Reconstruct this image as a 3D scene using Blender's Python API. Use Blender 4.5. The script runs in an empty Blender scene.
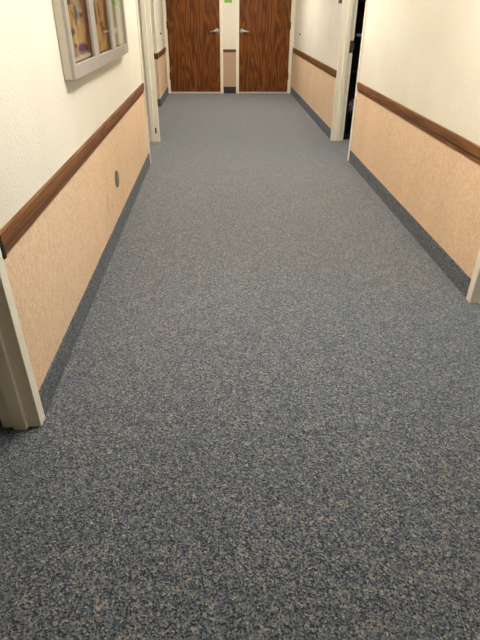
import bpy, bmesh, math, random
from mathutils import Vector, Matrix
S = bpy.context.scene
C = S.collection
random.seed(4)

# ------------------------------------------------------------------ materials
def lin(r, g, b):
    f = lambda c: (c/12.92 if c <= .04045 else ((c+.055)/1.055)**2.4)
    return (f(r/255), f(g/255), f(b/255), 1)

class Mat:
    def __init__(self, name, rough=.6, metal=0, spec=.5):
        self.m = bpy.data.materials.new(name); self.m.use_nodes = True
        self.t = self.m.node_tree; self.n = self.t.nodes; self.l = self.t.links
        self.b = self.n['Principled BSDF']
        self.b.inputs['Roughness'].default_value = rough
        self.b.inputs['Metallic'].default_value = metal
        self.b.inputs['Specular IOR Level'].default_value = spec
    def node(self, typ, **kw):
        x = self.n.new(typ)
        for k, v in kw.items():
            if k in x.inputs: x.inputs[k].default_value = v
            else: setattr(x, k, v)
        return x
    def link(self, a, ao, b, bi): self.l.new(a.outputs[ao], b.inputs[bi])
    def coords(self, scale=(1,1,1), kind='Object'):
        tc = self.node('ShaderNodeTexCoord'); mp = self.node('ShaderNodeMapping')
        mp.inputs['Scale'].default_value = scale
        self.link(tc, kind, mp, 'Vector'); return mp
    def ramp(self, src, out, stops, interp='LINEAR'):
        r = self.node('ShaderNodeValToRGB'); cr = r.color_ramp; cr.interpolation = interp
        while len(cr.elements) < len(stops): cr.elements.new(.5)
        for e, (p, c) in zip(cr.elements, stops): e.position = p; e.color = c
        self.link(src, out, r, 'Fac'); return r
    def noise(self, vec, scale, detail=3, rough=.55, dist=0):
        n = self.node('ShaderNodeTexNoise', Scale=scale, Detail=detail, Roughness=rough, Distortion=dist)
        self.link(vec, 'Vector', n, 'Vector'); return n
    def mix(self, a, ao, b, bo, fac=None, fo=None, f=.5, mode='MIX'):
        m = self.node('ShaderNodeMix', data_type='RGBA', blend_type=mode)
        m.inputs['Factor'].default_value = f
        if fac: self.l.new(fac.outputs[fo], m.inputs['Factor'])
        self.l.new(a.outputs[ao], m.inputs['A']) if not isinstance(a, tuple) else setattr(m.inputs['A'], 'default_value', a)
        self.l.new(b.outputs[bo], m.inputs['B']) if not isinstance(b, tuple) else setattr(m.inputs['B'], 'default_value', b)
        return m
    def color(self, a, ao='Color'): self.l.new(a.outputs[ao], self.b.inputs['Base Color'])
    def bump(self, a, ao, strength, dist=.002):
        b = self.node('ShaderNodeBump', Strength=strength, Distance=dist)
        self.link(a, ao, b, 'Height'); self.l.new(b.outputs['Normal'], self.b.inputs['Normal'])

def plain(name, col, rough=.5, metal=0, var=.06, scale=25):
    """one colour with a faint cloud of variation"""
    m = Mat(name, rough, metal); v = m.coords(); n = m.noise(v, scale)
    d = tuple(c*(1-var) for c in col[:3]) + (1,); u = tuple(min(1, c*(1+var)) for c in col[:3]) + (1,)
    m.color(m.ramp(n, 'Fac', [(.3, d), (.7, u)])); return m.m

def mat_wall_upper():
    m = Mat('cream_textured_vinyl', .55, 0, .35)
    v = m.coords(); n = m.noise(v, 92, 2, .5, .6); n2 = m.noise(v, 2.2, 2)
    m.color(m.ramp(n2, 'Fac', [(.3, lin(227, 218, 198)), (.7, lin(233, 225, 206))]))
    m.bump(n, 'Fac', .7, .0038); return m.m

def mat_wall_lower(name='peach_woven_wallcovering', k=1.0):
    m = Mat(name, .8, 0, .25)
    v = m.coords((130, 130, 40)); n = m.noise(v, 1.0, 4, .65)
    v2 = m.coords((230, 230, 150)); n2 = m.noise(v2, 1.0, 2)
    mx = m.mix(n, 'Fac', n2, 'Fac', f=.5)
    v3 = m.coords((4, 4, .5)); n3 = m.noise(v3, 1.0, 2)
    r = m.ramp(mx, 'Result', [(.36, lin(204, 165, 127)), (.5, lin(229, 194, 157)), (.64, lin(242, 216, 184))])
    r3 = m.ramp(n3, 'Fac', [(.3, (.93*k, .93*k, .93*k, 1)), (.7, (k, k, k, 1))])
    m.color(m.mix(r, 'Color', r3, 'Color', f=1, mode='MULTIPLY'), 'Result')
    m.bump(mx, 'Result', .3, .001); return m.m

def mat_carpet(name, gain=1.0, size=125, sheen=.12):
    m = Mat(name, .95, 0, .12)
    g = lambda c: tuple(min(1, x*gain) for x in c[:3]) + (1,)
    v = m.coords((1, 1, 1))
    nz = m.noise(v, 60, 1)
    vo = m.node('ShaderNodeTexVoronoi', Scale=size, Randomness=.85); m.link(v, 'Vector', vo, 'Vector')
    sp = m.node('ShaderNodeSeparateColor'); m.link(vo, 'Color', sp, 'Color')
    r = m.ramp(sp, 'Red', [(0, g(lin(50, 59, 70))), (.2, g(lin(84, 96, 109))), (.42, g(lin(112, 123, 133))),
                           (.64, g(lin(134, 137, 139))), (.82, g(lin(160, 153, 144))), (.94, g(lin(190, 176, 160)))], 'CONSTANT')
    # a second coarser heather of the same yarns
    vo2 = m.node('ShaderNodeTexVoronoi', Scale=size*.45, Randomness=1); m.link(v, 'Vector', vo2, 'Vector')
    sp2 = m.node('ShaderNodeSeparateColor'); m.link(vo2, 'Color', sp2, 'Color')
    r2 = m.ramp(sp2, 'Green', [(0, (.66, .71, .77, 1)), (.5, (1, 1, 1, 1)), (1, (1.30, 1.25, 1.18, 1))])
    mx = m.mix(r, 'Color', r2, 'Color', f=.8, mode='MULTIPLY')
    big = m.noise(m.coords((1.6, .5, 1)), 1.2, 3)
    rb = m.ramp(big, 'Fac', [(.3, (.94, .94, .95, 1)), (.7, (1.04, 1.04, 1.03, 1))])
    m.color(m.mix(mx, 'Result', rb, 'Color', f=1, mode='MULTIPLY'), 'Result')
    m.b.inputs['Sheen Weight'].default_value = sheen; m.b.inputs['Sheen Roughness'].default_value = .5
    m.bump(vo, 'Distance', .6, .006); return m.m

def mat_wood(name, dark, mid, light, axis='z', scale=1.0, rough=.35, spec=.4):
    """plain-sawn veneer: contour bands of a long smooth field make the cathedral figure"""
    m = Mat(name, rough, 0, spec)
    st = {'z': (5.0, 5.0, .62), 'y': (5, .5, 9), 'x': (.5, 5, 9)}[axis]
    v = m.coords(tuple(s*scale for s in st)); n = m.noise(v, 1.0, 2, .45, .2)
    mu = m.node('ShaderNodeMath', operation='MULTIPLY'); m.link(n, 'Fac', mu, 0); mu.inputs[1].default_value = 24
    fr = m.node('ShaderNodeMath', operation='PINGPONG'); m.link(mu, 'Value', fr, 0); fr.inputs[1].default_value = 1
    fs = {'z': (160, 160, 5), 'y': (160, 4, 160), 'x': (4, 160, 160)}[axis]
    f = m.noise(m.coords(fs), 1.0, 3, .6)
    mx = m.mix(fr, 'Value', f, 'Fac', f=.68)
    m.color(m.ramp(mx, 'Result', [(.28, dark), (.5, mid), (.74, light)]))
    m.bump(f, 'Fac', .08, .001); return m.m

def mat_glass():
    m = Mat('clear_pane'); n = m.n; out = n['Material Output']
    tr = m.node('ShaderNodeBsdfTransparent'); gl = m.node('ShaderNodeBsdfGlossy', Roughness=.03)
    tr.inputs['Color'].default_value = (.95, .97, .96, 1)
    ge = m.node('ShaderNodeNewGeometry'); ma = m.node('ShaderNodeMapRange')
    ma.inputs['To Min'].default_value = 1.45; ma.inputs['To Max'].default_value = 1/1.45; m.link(ge, 'Backfacing', ma, 'Value')
    fz = m.node('ShaderNodeFresnel'); m.link(ma, 'Result', fz, 'IOR')
    mx = m.node('ShaderNodeMixShader')
    m.link(fz, 'Fac', mx, 0); m.l.new(tr.outputs[0], mx.inputs[1]); m.l.new(gl.outputs[0], mx.inputs[2])
    m.l.new(mx.outputs[0], out.inputs['Surface']); return m.m

def mat_lamp(strength, col):
    m = Mat('lit_diffuser'); m.b.inputs['Emission Color'].default_value = col
    m.b.inputs['Emission Strength'].default_value = strength; m.b.inputs['Base Color'].default_value = (.8, .8, .8, 1)
    return m.m

def blot(m, base, uv, cx, cy, rx, ry, col, soft=.25, wob=None):
    """adds a soft-edged printed patch (in the sheet's own 0..1 coordinates)"""
    mp = m.node('ShaderNodeMapping'); mp.vector_type = 'TEXTURE'
    mp.inputs['Location'].default_value = (cx, cy, 0); mp.inputs['Scale'].default_value = (rx, ry, 1)
    m.l.new(wob, mp.inputs['Vector'])
    ln = m.node('ShaderNodeVectorMath', operation='LENGTH'); m.link(mp, 'Vector', ln, 0)
    r = m.ramp(ln, 'Value', [(max(0, 1-soft), (1, 1, 1, 1)), (1, (0, 0, 0, 1))])
    return m.mix(base[0], base[1], col, None, r, 'Color'), 'Result'

def mat_print(name, stops, blots, seed, stretch=(3, 2)):
    m = Mat(name, .45, 0, .3)
    tc = m.node('ShaderNodeTexCoord'); mp = m.node('ShaderNodeMapping')
    m.link(tc, 'UV', mp, 'Vector'); mp.inputs['Scale'].default_value = (stretch[0], stretch[1], 1)
    mp.inputs['Location'].default_value = (seed, seed*.7, 0)
    n = m.noise(mp, 1.6, 4, .6, 1.1)
    r = m.ramp(n, 'Fac', stops)
    wn = m.noise(mp, 3.0, 3, .6)
    ws = m.node('ShaderNodeVectorMath', operation='SUBTRACT'); m.link(wn, 'Color', ws, 0); ws.inputs[1].default_value = (.5, .5, .5)
    wm = m.node('ShaderNodeVectorMath', operation='MULTIPLY'); m.link(ws, 'Vector', wm, 0); wm.inputs[1].default_value = (.14, .035, 0)
    wa = m.node('ShaderNodeVectorMath', operation='ADD'); m.link(tc, 'UV', wa, 0); m.link(wm, 'Vector', wa, 1)
    base = (r, 'Color')
    fl = m.node('ShaderNodeVectorMath', operation='MULTIPLY'); m.link(wa, 'Vector', fl, 0); fl.inputs[1].default_value = (1, 1, 0)
    for b in blots: base = blot(m, base, tc, *b, wob=fl.outputs['Vector'])
    m.color(*base); return m.m

M = dict(
    upper=mat_wall_upper(), lower=mat_wall_lower(), tan=mat_wall_lower('woven_wallcovering_darker', .66),  # last one: same woven covering in a darker tone, for the end wall
    carpet=mat_carpet('heathered_blue_grey_carpet', .70, 195, .38),
    base=mat_carpet('dark_carpet_base', .62, 230), end_base=mat_carpet('black_carpet_base', .22, 230),
    oak=mat_wood('dark_oak_veneer', lin(68, 33, 9), lin(106, 58, 19), lin(134, 80, 30), rough=.5, spec=.2),
    rail=mat_wood('brown_rail_wood', lin(90, 55, 27), lin(116, 73, 38), lin(134, 89, 49), 'y', 1.0, .5, .25),
    rail_end=mat_wood('brown_rail_wood_across', lin(80, 46, 26), lin(104, 62, 38), lin(124, 78, 48), 'x', 1.0, .4),
    frame=plain('cream_enamel_paint', lin(239, 229, 206), .35, 0, .03),
    case=plain('greige_enamel', lin(196, 187, 170), .4, 0, .03), case_front=plain('warm_grey_enamel', lin(166, 157, 146), .4, 0, .03),
    ceil=plain('ceiling_white', lin(228, 224, 214), .9, 0, .03, 60),
    room=plain('dim_room_paint', lin(120, 112, 100), .8),
    dark=plain('black_enamel', lin(16, 15, 18), .6, 0, .1),
    nickel=plain('satin_nickel', lin(200, 196, 190), .3, .95, .04),
    steel=plain('brushed_steel', lin(120, 118, 112), .42, .9, .08, 60),
    bronze=plain('dark_bronze', lin(52, 34, 24), .45, .6, .1),
    thresh=plain('pale_aluminium', lin(214, 200, 188), .4, .2, .04),
    cover=plain('grey_cover_metal', lin(116, 107, 96), .5, .35, .06),
    peachplate=plain('peach_plate', lin(222, 190, 150), .5, 0, .03),
    ivory=plain('ivory_highlight', lin(240, 226, 186), .4, 0, .02),
    black_gap=plain('gap_shade_black', lin(24, 20, 18), .8),
    green=plain('green_paper', lin(122, 186, 60), .6, 0, .08, 18),
    cream_paper=plain('cream_paper', lin(206, 194, 158), .7, 0, .05, 12),
    brownsign=plain('brown_plastic', lin(74, 52, 46), .45),
    cork=plain('brown_cork', lin(128, 88, 52), .9, 0, .22, 45),
    lav=plain('lavender_cloth', lin(158, 126, 176), .9, 0, .25, 30),
    slate=plain('slate_blue_cloth', lin(72, 78, 104), .9, 0, .25, 30),
    pale=plain('pale_grey_card', lin(176, 180, 192), .6), white=plain('white_paper', lin(232, 228, 222), .7, 0, .02),
    glass=mat_glass(), lamp=mat_lamp(29, (1, .965, .895, 1)),
)

# ------------------------------------------------------------------ mesh helpers
def link(name, bm, mats, parent=None, smooth=False, bevel=0, loc=None):
    me = bpy.data.meshes.new(name)
    bmesh.ops.recalc_face_normals(bm, faces=bm.faces)
    if loc is not None: bmesh.ops.translate(bm, verts=bm.verts, vec=-Vector(loc))
    bm.to_mesh(me); bm.free()
    for m in (mats if isinstance(mats, (list, tuple)) else [mats]): me.materials.append(M[m] if isinstance(m, str) else m)
    if smooth:
        for p in me.polygons: p.use_smooth = True
    o = bpy.data.objects.new(name, me); C.objects.link(o)
    if parent: o.parent = parent
    if loc is not None: o.location = Vector(loc)
    if bevel:
        b = o.modifiers.new('bevel', 'BEVEL'); b.width = bevel; b.segments = 2; b.limit_method = 'ANGLE'
    return o

def box(bm, x0, x1, y0, y1, z0, z1, mi=0):
    vs = [bm.verts.new((x, y, z)) for z in (z0, z1) for x, y in ((x0, y0), (x1, y0), (x1, y1), (x0, y1))]
    for f in ((3,2,1,0), (4,5,6,7), (0,1,5,4), (1,2,6,5), (2,3,7,6), (3,0,4,7)):
        bm.faces.new([vs[i] for i in f]).material_index = mi

def prism(bm, pts, a, b, to):
    """closed polygon pts (2D) swept from a to b; to(p, q, t) gives the 3D point"""
    A = [bm.verts.new(to(p, q, a)) for p, q in pts]; B = [bm.verts.new(to(p, q, b)) for p, q in pts]
    n = len(pts)
    for i in range(n): bm.faces.new((A[i], A[(i+1) % n], B[(i+1) % n], B[i]))
    bm.faces.new(A); bm.faces.new(B[::-1])

def disc(bm, c, axis, prof, seg=28):
    """lathe: prof = [(along axis, radius)...] round axis ('x', 'y' or 'z') from centre c"""
    c = Vector(c); e = {'x': Vector((1,0,0)), 'y': Vector((0,1,0)), 'z': Vector((0,0,1))}[axis]
    u = {'x': Vector((0,1,0)), 'y': Vector((1,0,0)), 'z': Vector((1,0,0))}[axis]; w = e.cross(u)
    rings = []
    for h, r in prof:
        rings.append([bm.verts.new(c+e*h+(u*math.cos(t)+w*math.sin(t))*r) for t in [2*math.pi*i/seg for i in range(seg)]])
    for a, b in zip(rings, rings[1:]):
        for i in range(seg): bm.faces.new((a[i], a[(i+1) % seg], b[(i+1) % seg], b[i]))
    bm.faces.new(rings[0]); bm.faces.new(rings[-1][::-1])

def tube(bm, pts, radii, seg=12, flat=1.0):
    pts = [Vector(p) for p in pts]; rings = []
    for i, p in enumerate(pts):
        d = (pts[min(i+1, len(pts)-1)]-pts[max(i-1, 0)]).normalized()
        s = d.cross(Vector((0,0,1)));  s = s.normalized() if s.length > 1e-4 else Vector((1,0,0))
        k = s.cross(d)
        rings.append([bm.verts.new(p+(s*math.cos(t)*flat+k*math.sin(t))*radii[i]) for t in [2*math.pi*j/seg for j in range(seg)]])
    for a, b in zip(rings, rings[1:]):
        for i in range(seg): bm.faces.new((a[i], a[(i+1) % seg], b[(i+1) % seg], b[i]))
    bm.faces.new(rings[0]); bm.faces.new(rings[-1][::-1])

def sheet(name, x0, x1, y0, y1, z0, z1, mat, face='x'):
    """thin sheet of paper as a real slab, UV 0..1 over its broad side (u along y, v along z)"""
    bm = bmesh.new(); box(bm, x0, x1, y0, y1, z0, z1)
    uv = bm.loops.layers.uv.new('UVMap')
    for f in bm.faces:
        for l in f.loops: l[uv].uv = ((l.vert.co.y-y0)/max(1e-6, y1-y0), (l.vert.co.z-z0)/max(1e-6, z1-z0))
    return link(name, bm, mat)

def thing(name, label, cat, loc=(0,0,0), group=None, kind=None):
    o = bpy.data.objects.new(name, None); C.objects.link(o); o.location = loc; o.empty_display_size = .1
    tag(o, label, cat, group, kind); return o
def tag(o, label=None, cat=None, group=None, kind=None):
    if label: o['label'] = label
    if cat: o['category'] = cat
    if group: o['group'] = group
    if kind: o['kind'] = kind
    return o
def child(root, name, bm, mats, **kw):
    """mesh given in world coordinates, hung on a thing"""
    base = root; off = Vector((0,0,0))
    while base is not None: off += base.location; base = base.parent
    bmesh.ops.translate(bm, verts=bm.verts, vec=-off)
    return link(name, bm, mats, root, **kw)
def struct(name, bm, mats, label, cat, **kw):
    return tag(link(name, bm, mats, **kw), label, cat, kind='structure')

# ------------------------------------------------------------------ measures (metres; corridor runs along +y)
XR, XL, XF, YE = 1.349, -.695, -.902, 10.03
T, RZ, CZ, DH = .12, .705, 2.45, 2.10         # wall thickness, seam under rail, ceiling, door head
YB = -2.0

# floor and ceiling
bm = bmesh.new(); box(bm, -3.14, 4.34, YB-T, YE+T, -.1, 0)
struct('floor', bm, 'carpet', 'heathered blue grey carpet floor of the corridor', 'floor')
bm = bmesh.new(); box(bm, -3.14, 4.34, YB-T, YE+T, CZ, CZ+.1)
struct('ceiling', bm, 'ceil', 'white ceiling over the corridor', 'ceiling')

def wall(name, segs, label, dirn='y', x0=0, x1=0):
    """segs: (y0, y1, z0); two coverings meet under the chair rail"""
    bm = bmesh.new()
    for a, b, z0 in segs:
        lo, hi = ((x0, x1, a, b) if dirn == 'y' else (a, b, x0, x1)), None
        if z0 < RZ:
            box(bm, *lo, z0, RZ, 1); box(bm, *lo, RZ, CZ, 0)
        else: box(bm, *lo, z0, CZ, 0)
    return struct(name, bm, ['upper', 'lower'], label, 'wall')

G = .006   # clearance of the wall end inside the steel frame
L1, L2 = (.50, 1.43), (5.20, 6.135)
R1, R2 = (1.372, 2.302), (5.290, 6.172)
wall('wall_left', [(YB, L1[0]-G, 0), (L1[0]-G, L1[1]+G, DH+G), (L1[1]+G, L2[0]-G, 0), (L2[0]-G, L2[1]+G, DH+G), (L2[1]+G, 6.196, 0)],
     'left corridor wall, cream above and peach wallcovering below the rail', x0=XL-T, x1=XL)
wall('wall_right', [(YB, R1[0]-G, 0), (R1[0]-G, R1[1]+G, DH+G), (R1[1]+G, R2[0]-G, 0), (R2[0]-G, R2[1]+G, DH+G), (R2[1]+G, YE, 0)],
     'right corridor wall, cream above and peach wallcovering below the rail', x0=XR, x1=XR+T)
# set-back stretch of the left wall beyond the side passage, and the passage itself
bm = bmesh.new()
for z0, z1, mi in ((0, RZ, 1), (RZ, CZ, 0)):
    prism(bm, [(XF, 8.60), (XF, YE), (XF-T, YE), (XF-T, 8.60+T), (-3.0, 8.60+T), (-3.0, 8.60)], z0, z1, lambda p, q, t: (p, q, t))
    for f in bm.faces:
        if all(z0-1e-6 <= v.co.z <= z1+1e-6 for v in f.verts): f.material_index = mi
struct('wall_left.001', bm, ['upper', 'lower'], 'short set-back left wall beside the far left wooden door', 'wall')
bm = bmesh.new(); box(bm, -3.0, XL-T-.014, 6.142, 6.196, 0, RZ, 1); box(bm, -3.0, XL-T-.014, 6.142, 6.196, RZ, CZ, 0)
struct('wall_passage', bm, ['upper', 'lower'], 'near wall of the side passage on the left', 'wall')
bm = bmesh.new(); box(bm, -3.14, -3.0, YB, YE, 0, CZ)
struct('wall_outer_left', bm, 'room', 'outer wall of the rooms on the left', 'wall')
bm = bmesh.new(); box(bm, -3.0, XL-T, 4.4, 4.5, 0, CZ)
struct('wall_partition_left', bm, 'room', 'partition between the two left rooms', 'wall')
bm = bmesh.new(); box(bm, XR+T, 4.2, 4.5, 4.6, 0, CZ)
struct('wall_partition_right', bm, 'room', 'partition between the two right rooms', 'wall')
bm = bmesh.new(); box(bm, XR+T, 4.2, 8.4, 8.5, 0, CZ)
struct('wall_partition_right.001', bm, 'room', 'back wall of the dark right room', 'wall')
bm = bmesh.new(); box(bm, -3.14, 4.34, YB-T, YB, 0, RZ, 1); box(bm, -3.14, 4.34, YB-T, YB, RZ, CZ, 0)
struct('wall_back', bm, ['upper', 'lower'], 'corridor wall behind the viewer', 'wall')
# outer right wall with the daylight window of the near right room
WY0, WY1, WZ0, WZ1 = .3, 2.9, .85, 2.15
bm = bmesh.new()
for a in ((YB, WY0, 0, CZ), (WY1, YE, 0, CZ), (WY0, WY1, 0, WZ0), (WY0, WY1, WZ1, CZ)): box(bm, 4.2, 4.34, a[0], a[1], a[2], a[3])
struct('wall_outer_right', bm, 'upper', 'outer wall of the right rooms with a window', 'wall')
w = thing('window_1', 'wide daylight window in the near right room', 'window', (4.2, WY0, WZ0), kind='structure')
bm = bmesh.new()
for a in ((WY0, WY1, WZ0, WZ0+.05), (WY0, WY1, WZ1-.05, WZ1), (WY0, WY0+.05, WZ0+.05, WZ1-.05), (WY1-.05, WY1, WZ0+.05, WZ1-.05), (1.575, 1.625, WZ0+.05, WZ1-.05)):
    box(bm, 4.24, 4.30, *a)
child(w, 'window_frame', bm, 'frame')
bm = bmesh.new(); box(bm, 4.265, 4.272, WY0+.05, 1.575, WZ0+.05, WZ1-.05); box(bm, 4.265, 4.272, 1.625, WY1-.05, WZ0+.05, WZ1-.05)
child(w, 'pane', bm, 'glass')

# end wall with its two door openings
DA, DB = (-.850, .056), (.386, 1.277)        # clear openings
bm = bmesh.new()
for a, b, z0 in ((DA[1]+G, DB[0]-G, 0), (DA[0]-G, DA[1]+G, DH+G), (DB[0]-G, DB[1]+G, DH+G), (-3.0, DA[0]-G, 0), (DB[1]+G, 4.2, 0)):
    if z0 < RZ: box(bm, a, b, YE, YE+T, z0, RZ, 1); box(bm, a, b, YE, YE+T, RZ, CZ, 0)
    else: box(bm, a, b, YE, YE+T, z0, CZ, 0)
struct('wall_end', bm, ['upper', 'tan'], 'end wall between and above the two wooden doors', 'wall')

# ------------------------------------------------------------------ steel door frames
PROF = [(-.012, .050), (-.012, 0), (.038, 0), (.038, -.014), (.087, -.014), (.087, 0), (T+.012, 0), (T+.012, .050),
        (T, .050), (T, G-.001), (0, G-.001), (0, .050)]
def jamb_bm(plane, side, edge, d, z1=DH+.05, axis='x'):
    """frame leg: depth w grows along side*axis from plane, u grows along d from edge"""
    bm = bmesh.new()
    if axis == 'x': prism(bm, PROF, 0, z1, lambda w, u, t: (plane+side*w, edge+d*u, t))
    else: prism(bm, PROF, 0, z1, lambda w, u, t: (edge+d*u, plane+side*w, t))
    return bm
def head_bm(plane, side, a, b, axis='x'):
    bm = bmesh.new()
    if axis == 'x': prism(bm, PROF, a+.001, b-.001, lambda w, u, t: (plane+side*w, t, DH+u))
    else: prism(bm, PROF, a+.001, b-.001, lambda w, u, t: (t, plane+side*w, DH+u))
    return bm
def hinge_bm(x, y, z, h=.115):
    bm = bmesh.new(); disc(bm, (x, y, z), 'z', [(0, .007), (.003, .0085), (h-.003, .0085), (h, .007)], 12)
    return bm

def open_doorway(name, plane, side, op, label, strike=None, hinge=None):
    r = thing(name, label, 'doorway', (plane, op[0], 0), kind='structure')
    j0 = child(r, 'jamb', jamb_bm(plane, side, op[0], -1), 'frame', bevel=.002)
    j1 = child(r, 'jamb', jamb_bm(plane, side, op[1], 1), 'frame', bevel=.002)
    child(r, 'head', head_bm(plane, side, op[0], op[1]), 'frame', bevel=.002)
    if strike:
        z = strike; bm = bmesh.new()
        # curved-lip strike plate let into the rabbet of the far jamb
        pts = [(.098, z-.06), (.150, z-.06), (.150, z+.06), (.098, z+.06)]
        y1 = op[1]
        box(bm, plane+.0925, plane+.130, y1-.003, y1+.001, z-.06, z+.06)
        prism(bm, [(.130, -.003), (.130, .001), (.136, .001), (.144, .010), (.148, .010), (.141, -.003)], z-.03, z+.03,
              lambda w, u, t: (plane+side*w, y1+u, t))
        tag(child(j1, 'strike_plate', bm, 'steel'), 'dark steel strike plate')
    if hinge:
        child(j1, 'hinge', hinge_bm(plane+side*.024, op[1]-.0085, hinge, .06), 'bronze')
    return r
open_doorway('door_1', XL, -1, L1, 'cream steel frame of the nearest open doorway on the left')
open_doorway('door_2', XL, -1, L2, 'cream steel frame of the far open doorway on the left', hinge=.10)
open_doorway('door_3', XR, 1, R1, 'cream steel frame of the nearest open doorway on the right')
open_doorway('door_4', XR, 1, R2, 'cream steel frame of the dark doorway on the right', strike=.985)

def wood_door(name, op, lock, label):
    """lock = +1: lever at the right edge of the slab, -1: at its left edge"""
    r = thing(name, label, 'door', ((op[0]+op[1])/2, YE, 0), kind='structure')
    fr = child(r, 'jamb', jamb_bm(YE, 1, op[0], -1, axis='y'), 'frame', bevel=.002)
    child(r, 'jamb', jamb_bm(YE, 1, op[1], 1, axis='y'), 'frame', bevel=.002)
    child(r, 'head', head_bm(YE, 1, op[0], op[1], 'y'), 'frame', bevel=.002)
    bm = bmesh.new(); box(bm, op[0]+.004, op[1]-.004, YE, YE+.044, .024, DH-.004)
    slab = child(r, 'door_panel', bm, 'oak', bevel=.0015)
    # offset the veneer so both leaves differ
    bm = bmesh.new(); box(bm, op[0]+.001, op[1]-.001, YE-.006, YE+.09, 0, .02)
    tag(child(r, 'threshold', bm, 'thresh', bevel=.003), 'pale metal threshold strip')
    hx = op[1]-.052 if lock > 0 else op[0]+.052
    bm = bmesh.new()
    disc(bm, (hx, YE, .99), 'y', [(0, .041), (-.006, .041), (-.013, .035), (-.014, .016), (-.045, .0135), (-.056, .0135)], 28)
    d = -lock
    tube(bm, [(hx-d*.012, YE-.050, .991), (hx+d*.02, YE-.052, .991), (hx+d*.06, YE-.055, .987), (hx+d*.10, YE-.052, .981), (hx+d*.122, YE-.046, .979)],
         [.015, .016, .0145, .0125, .009], 14)
    tag(child(slab, 'lever_handle', bm, 'nickel', smooth=True), 'satin nickel lever handle')
    ex = op[0]+.003 if lock > 0 else op[1]-.003
    for z in (.225, 1.02, 1.80): child(slab, 'hinge', hinge_bm(ex, YE-.010, z), 'bronze')
    return r
wood_door('door_5', DA, 1, 'left of the two dark oak doors at the corridor end')
wood_door('door_6', DB, -1, 'right of the two dark oak doors at the corridor end')

# ------------------------------------------------------------------ chair rails and carpet base (wall trim)
RAIL = [(0, .666), (.006, .666), (.008, .688), (.012, .693), (.0145, .700), (.0145, .738), (.012, .744), (0, .745)]
def rail(name, plane, side, y0, y1, label, wrap=None):
    bm = bmesh.new(); prism(bm, RAIL, y0, y1, lambda w, z, t: (plane-side*w, t, z))
    if wrap: prism(bm, RAIL, wrap[0], wrap[1], lambda w, z, t: (t, wrap[2]-w, z))
    return struct(name, bm, 'rail', label, 'chair rail')
rail('trim_1', XL, -1, L1[1]+.066, L2[0]-.054, 'brown wooden chair rail along the left wall')
rail('trim_2', XR, 1, R1[1]+.054, R2[0]-.054, 'brown wooden chair rail on the near right wall')
rail('trim_3', XR, 1, R2[1]+.054, YE, 'brown wooden chair rail on the far right wall')
rail('trim_4', XF, -1, 8.579, YE, 'short brown chair rail beside the far left door', wrap=(-2.95, XF, 8.60))
bm = bmesh.new(); prism(bm, [(w*.9, z*.0+q) for (w, q), z in zip([(0, .668), (.018, .672), (.018, .708), (0, .712)], [1]*4)], DA[1]+.052, DB[0]-.052, lambda w, z, t: (t, YE-w, z))
struct('trim_5', bm, 'rail_end', 'short dark chair rail between the two oak doors', 'chair rail')
rail('trim_6', XR, 1, YB, R1[0]-.054, 'brown chair rail beside the viewer on the right')
rail('trim_7', XL, -1, YB, L1[0]-.054, 'brown chair rail beside the viewer on the left')
# black block painted as the shade in the gap at the left rail's near end
bm = bmesh.new(); box(bm, XL, XL+.017, L1[1]+.0515, L1[1]+.0655, .668, .718)
struct('rail_gap_shade', bm, 'black_gap', 'black block standing for the shade in the gap at the near end of the left chair rail', 'trim')

BASE = [(0, 0), (.009, 0), (.008, .106), (.006, .110), (0, .110)]
def base(name, plane, side, y0, y1, label, wrap=None):
    bm = bmesh.new(); prism(bm, BASE, y0, y1, lambda w, z, t: (plane-side*w, t, z))
    if wrap: prism(bm, BASE, wrap[0], wrap[1], lambda w, z, t: (t, wrap[2]-w, z))
    return struct(name, bm, 'base', label, 'baseboard')
base('baseboard_left', XL, -1, L1[1]+.052, L2[0]-.052, 'dark carpet base along the left wall')
base('baseboard_right', XR, 1, R1[1]+.052, R2[0]-.052, 'dark carpet base along the near right wall')
base('baseboard_right.001', XR, 1, R2[1]+.052, YE, 'dark carpet base along the far right wall')
base('baseboard_left.001', XF, -1, 8.591, YE, 'dark carpet base beside the far left door', wrap=(-2.95, XF, 8.60))
bm = bmesh.new(); prism(bm, BASE, DA[1]+.052, DB[0]-.052, lambda w, z, t: (t, YE-w, z))
struct('baseboard_end', bm, 'end_base', 'black base between the two oak doors', 'baseboard')
base('baseboard_right.002', XR, 1, YB, R1[0]-.052, 'dark carpet base beside the viewer on the right')
base('baseboard_left.002', XL, -1, YB, L1[0]-.052, 'dark carpet base beside the viewer on the left')

# ------------------------------------------------------------------ glazed display cabinet on the left wall
CY0, CY1, CZ0, CZ1, CD = 2.548, 4.185, 1.062, 2.02, .052
X0 = XL
cab = thing('display_cabinet', 'greige three-door glazed display cabinet hung on the left wall', 'display cabinet', (X0, (CY0+CY1)/2, CZ0))
bm = bmesh.new()
box(bm, X0+.003, X0+.009, CY0+.004, CY1-.004, CZ0+.004, CZ1-.004, 0)        # back
for a in ((CY0, CY0+.012, CZ0, CZ1), (CY1-.012, CY1, CZ0, CZ1), (CY0+.012, CY1-.012, CZ0, CZ0+.012), (CY0+.012, CY1-.012, CZ1-.012, CZ1)):
    box(bm, X0+.003, X0+CD-.016, *a)
child(cab, 'case', bm, 'case', bevel=.0015)
bm = bmesh.new(); box(bm, X0+.009, X0+.0275, CY0+.013, CY1-.013, CZ0+.013, CZ1-.013)
child(cab, 'pin_board', bm, 'cork')
n = 3; pitch = (CY1-CY0)/n; ST = .050
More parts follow.
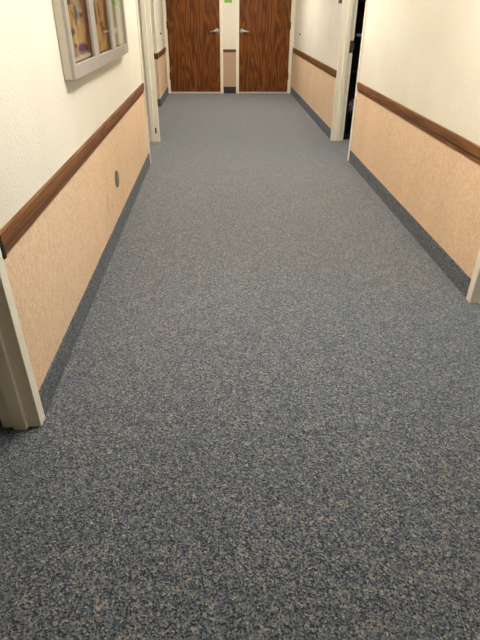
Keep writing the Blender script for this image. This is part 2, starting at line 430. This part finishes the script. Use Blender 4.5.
for i in range(n):
    a, b = CY0+i*pitch+.0012, CY0+(i+1)*pitch-.0012
    bm = bmesh.new(); x0, x1 = X0+CD-.0155, X0+CD
    box(bm, x0, x1, a, b, CZ0, CZ0+.058); box(bm, x0, x1, a, b, CZ1-.058, CZ1)
    box(bm, x0, x1, a, a+ST, CZ0+.058, CZ1-.058); box(bm, x0, x1, b-ST, b, CZ0+.058, CZ1-.058)
    dr = child(cab, 'cabinet_door', bm, 'case_front', bevel=.0015)
    bm = bmesh.new(); box(bm, x0+.004, x0+.008, a+ST+.0003, b-ST-.0003, CZ0+.0583, CZ1-.0583)
    child(dr, 'glass_pane', bm, 'glass')
PX = X0+.028
def yy(i, t): return CY0+i*pitch+ST+t*(pitch-2*ST)
def rows(bl, k=.31): return [(cx, cy*k, rx, ry*k, c, f) for cx, cy, rx, ry, c, f in bl]
M['photo'] = mat_print('photo_print', [(.3, lin(66, 44, 34)), (.40, lin(150, 100, 58)), (.50, lin(222, 176, 112)), (.57, lin(170, 116, 66)), (.66, lin(240, 206, 160))],
    rows([(.95, .5, .16, .8, lin(122, 74, 42), .5), (.38, .40, .10, .40, lin(236, 200, 146), .5), (.62, .42, .20, .22, lin(222, 178, 116), .5),
     (.20, .76, .16, .22, lin(206, 152, 92), .5), (.22, .50, .18, .09, lin(56, 40, 34), .5), (.12, .58, .12, .06, lin(140, 96, 100), .5),
     (.62, .20, .28, .11, lin(108, 70, 118), .5), (.80, .17, .14, .08, lin(46, 26, 58), .5), (.20, .17, .18, .07, lin(176, 140, 170), .5), (.30, .25, .08, .05, lin(90, 62, 90), .5),
     (.45, .03, .8, .055, lin(240, 222, 206), .4), (.62, .86, .16, .20, lin(186, 176, 168), .5), (.50, .80, .07, .16, lin(48, 52, 66), .5), (.57, .77, .06, .07, lin(84, 140, 172), .5),
     (.74, .76, .12, .06, lin(58, 40, 34), .5), (.84, .52, .07, .12, lin(190, 140, 120), .5), (.25, .96, .12, .06, lin(70, 52, 44), .5)]), 3.1, (3.0, 7))
tag(sheet('photo_poster', PX, PX+.0012, yy(0, .01), yy(0, .99), CZ0+.062, CZ1-.1, 'photo'),
    'tan and purple photo poster behind the nearest cabinet door', 'poster')
M['photo2'] = mat_print('tan_print', [(.25, lin(160, 112, 62)), (.45, lin(210, 164, 102)), (.6, lin(232, 192, 130)), (.8, lin(196, 142, 86))],
    rows([(.70, .42, .16, .14, lin(92, 56, 40), .5), (.62, .56, .14, .10, lin(120, 78, 56), .5), (.96, .5, .13, .8, lin(106, 60, 36), .5), (.55, .85, .10, .22, lin(150, 96, 58), .5)]), 8.4, (1.6, 4))
tag(sheet('tan_poster', PX, PX+.0012, yy(1, .01), yy(1, .96), CZ0+.064, CZ1-.12, 'photo2'),
    'tan brown poster behind the middle cabinet door', 'poster')
M['photo3'] = mat_print('grey_print', [(.3, lin(54, 42, 36)), (.5, lin(92, 78, 66)), (.7, lin(120, 108, 96))], [], 1.7, (2, 3))
tag(sheet('dark_photo', PX+.0014, PX+.0024, yy(1, .10), yy(1, .34), CZ0+.20, CZ0+.30, 'photo3'),
    'small dark grey photo pinned on the tan poster', 'photo')
tag(sheet('paper_tag', PX+.0014, PX+.0024, yy(1, .66), yy(1, .96), CZ0+.150, CZ0+.162, 'white'),
    'small white paper strip on the tan poster', 'paper')
tag(sheet('cream_notice', PX, PX+.0012, yy(2, .0), yy(2, 1.0), CZ0+.062, CZ1-.07, 'cream_paper'),
    'plain cream sheet behind the farthest cabinet door', 'paper')
tag(sheet('green_notice', PX+.0014, PX+.0024, yy(2, .40), yy(2, .99), CZ0+.287, CZ0+.45, 'green'),
    'bright green paper on the cream sheet in the display cabinet', 'paper')

# ------------------------------------------------------------------ small wall fittings
bm = bmesh.new(); disc(bm, (XL, 3.44, .352), 'x', [(.0005, .056), (.004, .056), (.009, .050), (.0105, .03), (.011, .004)], 40)
r = thing('cover_plate', 'round grey metal cover plate low on the left wall', 'cover plate', (XL, 3.44, .352))
child(r, 'plate', bm, 'cover', smooth=False)
bm = bmesh.new(); disc(bm, (XL, 3.44, .352), 'x', [(.0112, .006), (.0135, .0055), (.0145, .003)], 14); child(r, 'screw_and_glint', bm, 'steel')
r = thing('outlet_plate', 'peach painted outlet plate below the round grey cover', 'outlet', (XL, 3.10, .29))
bm = bmesh.new(); box(bm, XL+.0005, XL+.006, 3.068, 3.138, .235, .348); child(r, 'plate', bm, 'peachplate', bevel=.002)
for z in (.265, .318):
    bm = bmesh.new(); disc(bm, (XL+.006, 3.103, z), 'x', [(.0002, .016), (.0022, .0155)], 20); child(r, 'socket', bm, 'peachplate')
bm = bmesh.new(); box(bm, XL+.0061, XL+.012, 3.178-.06, 3.192-.06, .332, .342); tag(child(r, 'screw_and_glint', bm, 'ivory'), 'pale dab painted as a highlight at the plate top')  # pale block is a painted highlight on the plate's top edge
for x, s, lab in ((XF, 1, 'small round door bumper on the short far left wall'), (XR, -1, 'small round door bumper on the far right wall')):
    r = thing('door_bumper', lab, 'door stop', (x, 9.30, .974))
    bm = bmesh.new(); disc(bm, (x, 9.30, .974), 'x', [(s*.0005, .017), (s*.006, .017), (s*.010, .013)], 20); child(r, 'rose', bm, 'cover')
    bm = bmesh.new(); disc(bm, (x, 9.30, .974), 'x', [(s*.0102, .011), (s*.018, .010), (s*.021, .006)], 16); child(r, 'rubber_tip', bm, 'brownsign')
bm = bmesh.new(); box(bm, XR-.009, XR-.0005, 6.34, 6.49, 1.385, 1.54)
tag(link('room_sign', bm, 'brownsign', bevel=.002), 'small dark sign on the right wall past the dark doorway', 'sign')
bm = bmesh.new(); box(bm, .138, .268, YE-.0016, YE-.0004, 1.402, 1.62)
tag(link('green_sign', bm, 'green'), 'green paper sign on the end wall between the oak doors', 'sign')
bm = bmesh.new(); box(bm, .2685, .284, YE-.0016, YE-.0004, 1.402, 1.62)
tag(link('paper_slip', bm, 'white'), 'narrow white slip beside the green sign on the end wall', 'paper')

# ------------------------------------------------------------------ dark room on the right: black shelf added to keep it dark, and what lies on it
sx0, sx1, sy0, sy1 = 1.494, 2.35, 6.24, 6.62
sh = thing('added_dark_shelf', 'black shelf added just inside the right doorway to keep it dark', 'shelf', ((sx0+sx1)/2, (sy0+sy1)/2, 0))
bm = bmesh.new(); box(bm, sx0, sx1, sy1-.012, sy1, .0, 1.95); child(sh, 'back_panel', bm, 'dark')
for x in (sx0, sx1-.02):
    bm = bmesh.new(); box(bm, x, x+.02, sy0, sy1-.0122, 0, 1.95); child(sh, 'side_panel', bm, 'dark')
LV = (.06, .30, .74, 1.08, 1.42, 1.93)
for z in LV:
    bm = bmesh.new(); box(bm, sx0+.0202, sx1-.0202, sy0, sy1-.0122, z-.02, z); child(sh, 'shelf_board', bm, 'dark')
bm = bmesh.new(); box(bm, sx0+.0202, sx1-.0202, sy0+.01, sy0+.03, 0, .0398); child(sh, 'plinth', bm, 'dark')
def bundle(name, x, y, z, sx, sy, sz, mat, label, cat, seed):
    rnd = random.Random(seed); bm = bmesh.new(); bmesh.ops.create_icosphere(bm, subdivisions=4, radius=1)
    k = [rnd.uniform(0, 6.28) for _ in range(6)]
    for v in bm.verts:
        d = 1+.10*math.sin(5*v.co.x+k[0])*math.sin(6*v.co.z+k[1])+.07*math.sin(9*v.co.z+4*v.co.y+k[2])+.05*math.sin(14*v.co.x-7*v.co.z+k[3])
        v.co = Vector((v.co.x*sx*d, v.co.y*sy*d, max(v.co.z*d, -.75)*sz))
    for v in bm.verts: v.co += Vector((x, y, z+.75*sz+.001))
    return tag(link(name, bm, mat, smooth=True), label, cat)
bundle('cloth_bundle', 1.607, 6.335, .30, .072, .075, .075, 'lav', 'crumpled lavender cloth on the black shelf in the dark doorway', 'cloth', 2)
bundle('cloth_bundle.001', 1.80, 6.40, .30, .085, .11, .09, 'slate', 'crumpled slate blue cloth beside the lavender one on the black shelf', 'cloth', 5)
bm = bmesh.new(); box(bm, 1.535, 1.68, 6.25, 6.50, 1.0805, 1.10)
tag(link('pale_box', bm, 'pale', bevel=.003), 'thin pale box on the black shelf at lever height', 'box')

# ------------------------------------------------------------------ ceiling lights (recessed troffers)
LX = (XR+XL)/2
def troffer(y, label):
    r = thing('ceiling_light', label, 'ceiling light', (LX, y, CZ), group='ceiling lights along the corridor')
    w, l, f = .30, .61, .03
    bm = bmesh.new()
    for a in ((LX-w, LX+w, y-l, y-l+f), (LX-w, LX+w, y+l-f, y+l), (LX-w, LX-w+f, y-l+f, y+l-f), (LX+w-f, LX+w, y-l+f, y+l-f)):
        box(bm, *a, CZ-.022, CZ-.0005)
    child(r, 'frame', bm, 'frame')
    bm = bmesh.new(); box(bm, LX-w+f+.0003, LX+w-f-.0003, y-l+f+.0003, y+l-f-.0003, CZ-.016, CZ-.006)
    child(r, 'diffuser', bm, 'lamp')
troffer(2.2, 'lit ceiling panel just before the glazed display cabinet')
troffer(5.2, 'lit ceiling panel before the dark right doorway')
troffer(8.2, 'lit ceiling panel before the two oak doors')

# ------------------------------------------------------------------ daylight outside the window
W = bpy.data.worlds.new('sky'); S.world = W; W.use_nodes = True
nt = W.node_tree; bg = nt.nodes['Background']
sky = nt.nodes.new('ShaderNodeTexSky'); sky.sky_type = 'HOSEK_WILKIE'; sky.turbidity = 3; sky.sun_direction = (-.6, .2, .75)
nt.links.new(sky.outputs['Color'], bg.inputs['Color']); bg.inputs['Strength'].default_value = 21.0
pl = bpy.data.lights.new('window_portal', 'AREA'); pl.shape = 'RECTANGLE'; pl.size = WY1-WY0; pl.size_y = WZ1-WZ0
pl.cycles.is_portal = True
po = bpy.data.objects.new('window_portal', pl); C.objects.link(po)
po.location = (4.36, (WY0+WY1)/2, (WZ0+WZ1)/2); po.rotation_euler = (0, math.pi/2, 0); po.rotation_euler = (math.pi/2, 0, math.pi/2)

# ------------------------------------------------------------------ camera
cam = bpy.data.cameras.new('camera'); cam.sensor_fit = 'VERTICAL'; cam.sensor_height = 24; cam.lens = 504.2/640*24
cam.clip_start = .02
co = bpy.data.objects.new('camera', cam); C.objects.link(co)
F = Vector((0.03697133, 0.84845264, -0.52797845)); R = Vector((0.99918511, -0.03994747, 0.00577233)); U = Vector((0.01619386, 0.52776161, 0.84923815))
m = Matrix((R, U, -F)).transposed().to_4x4(); m.translation = Vector((0, 0, 1.35))
co.matrix_world = m
S.camera = co
S.view_settings.view_transform = 'Standard'; S.view_settings.look = 'None'
S.view_settings.exposure = 0; S.view_settings.gamma = 1; S.view_settings.use_curve_mapping = False
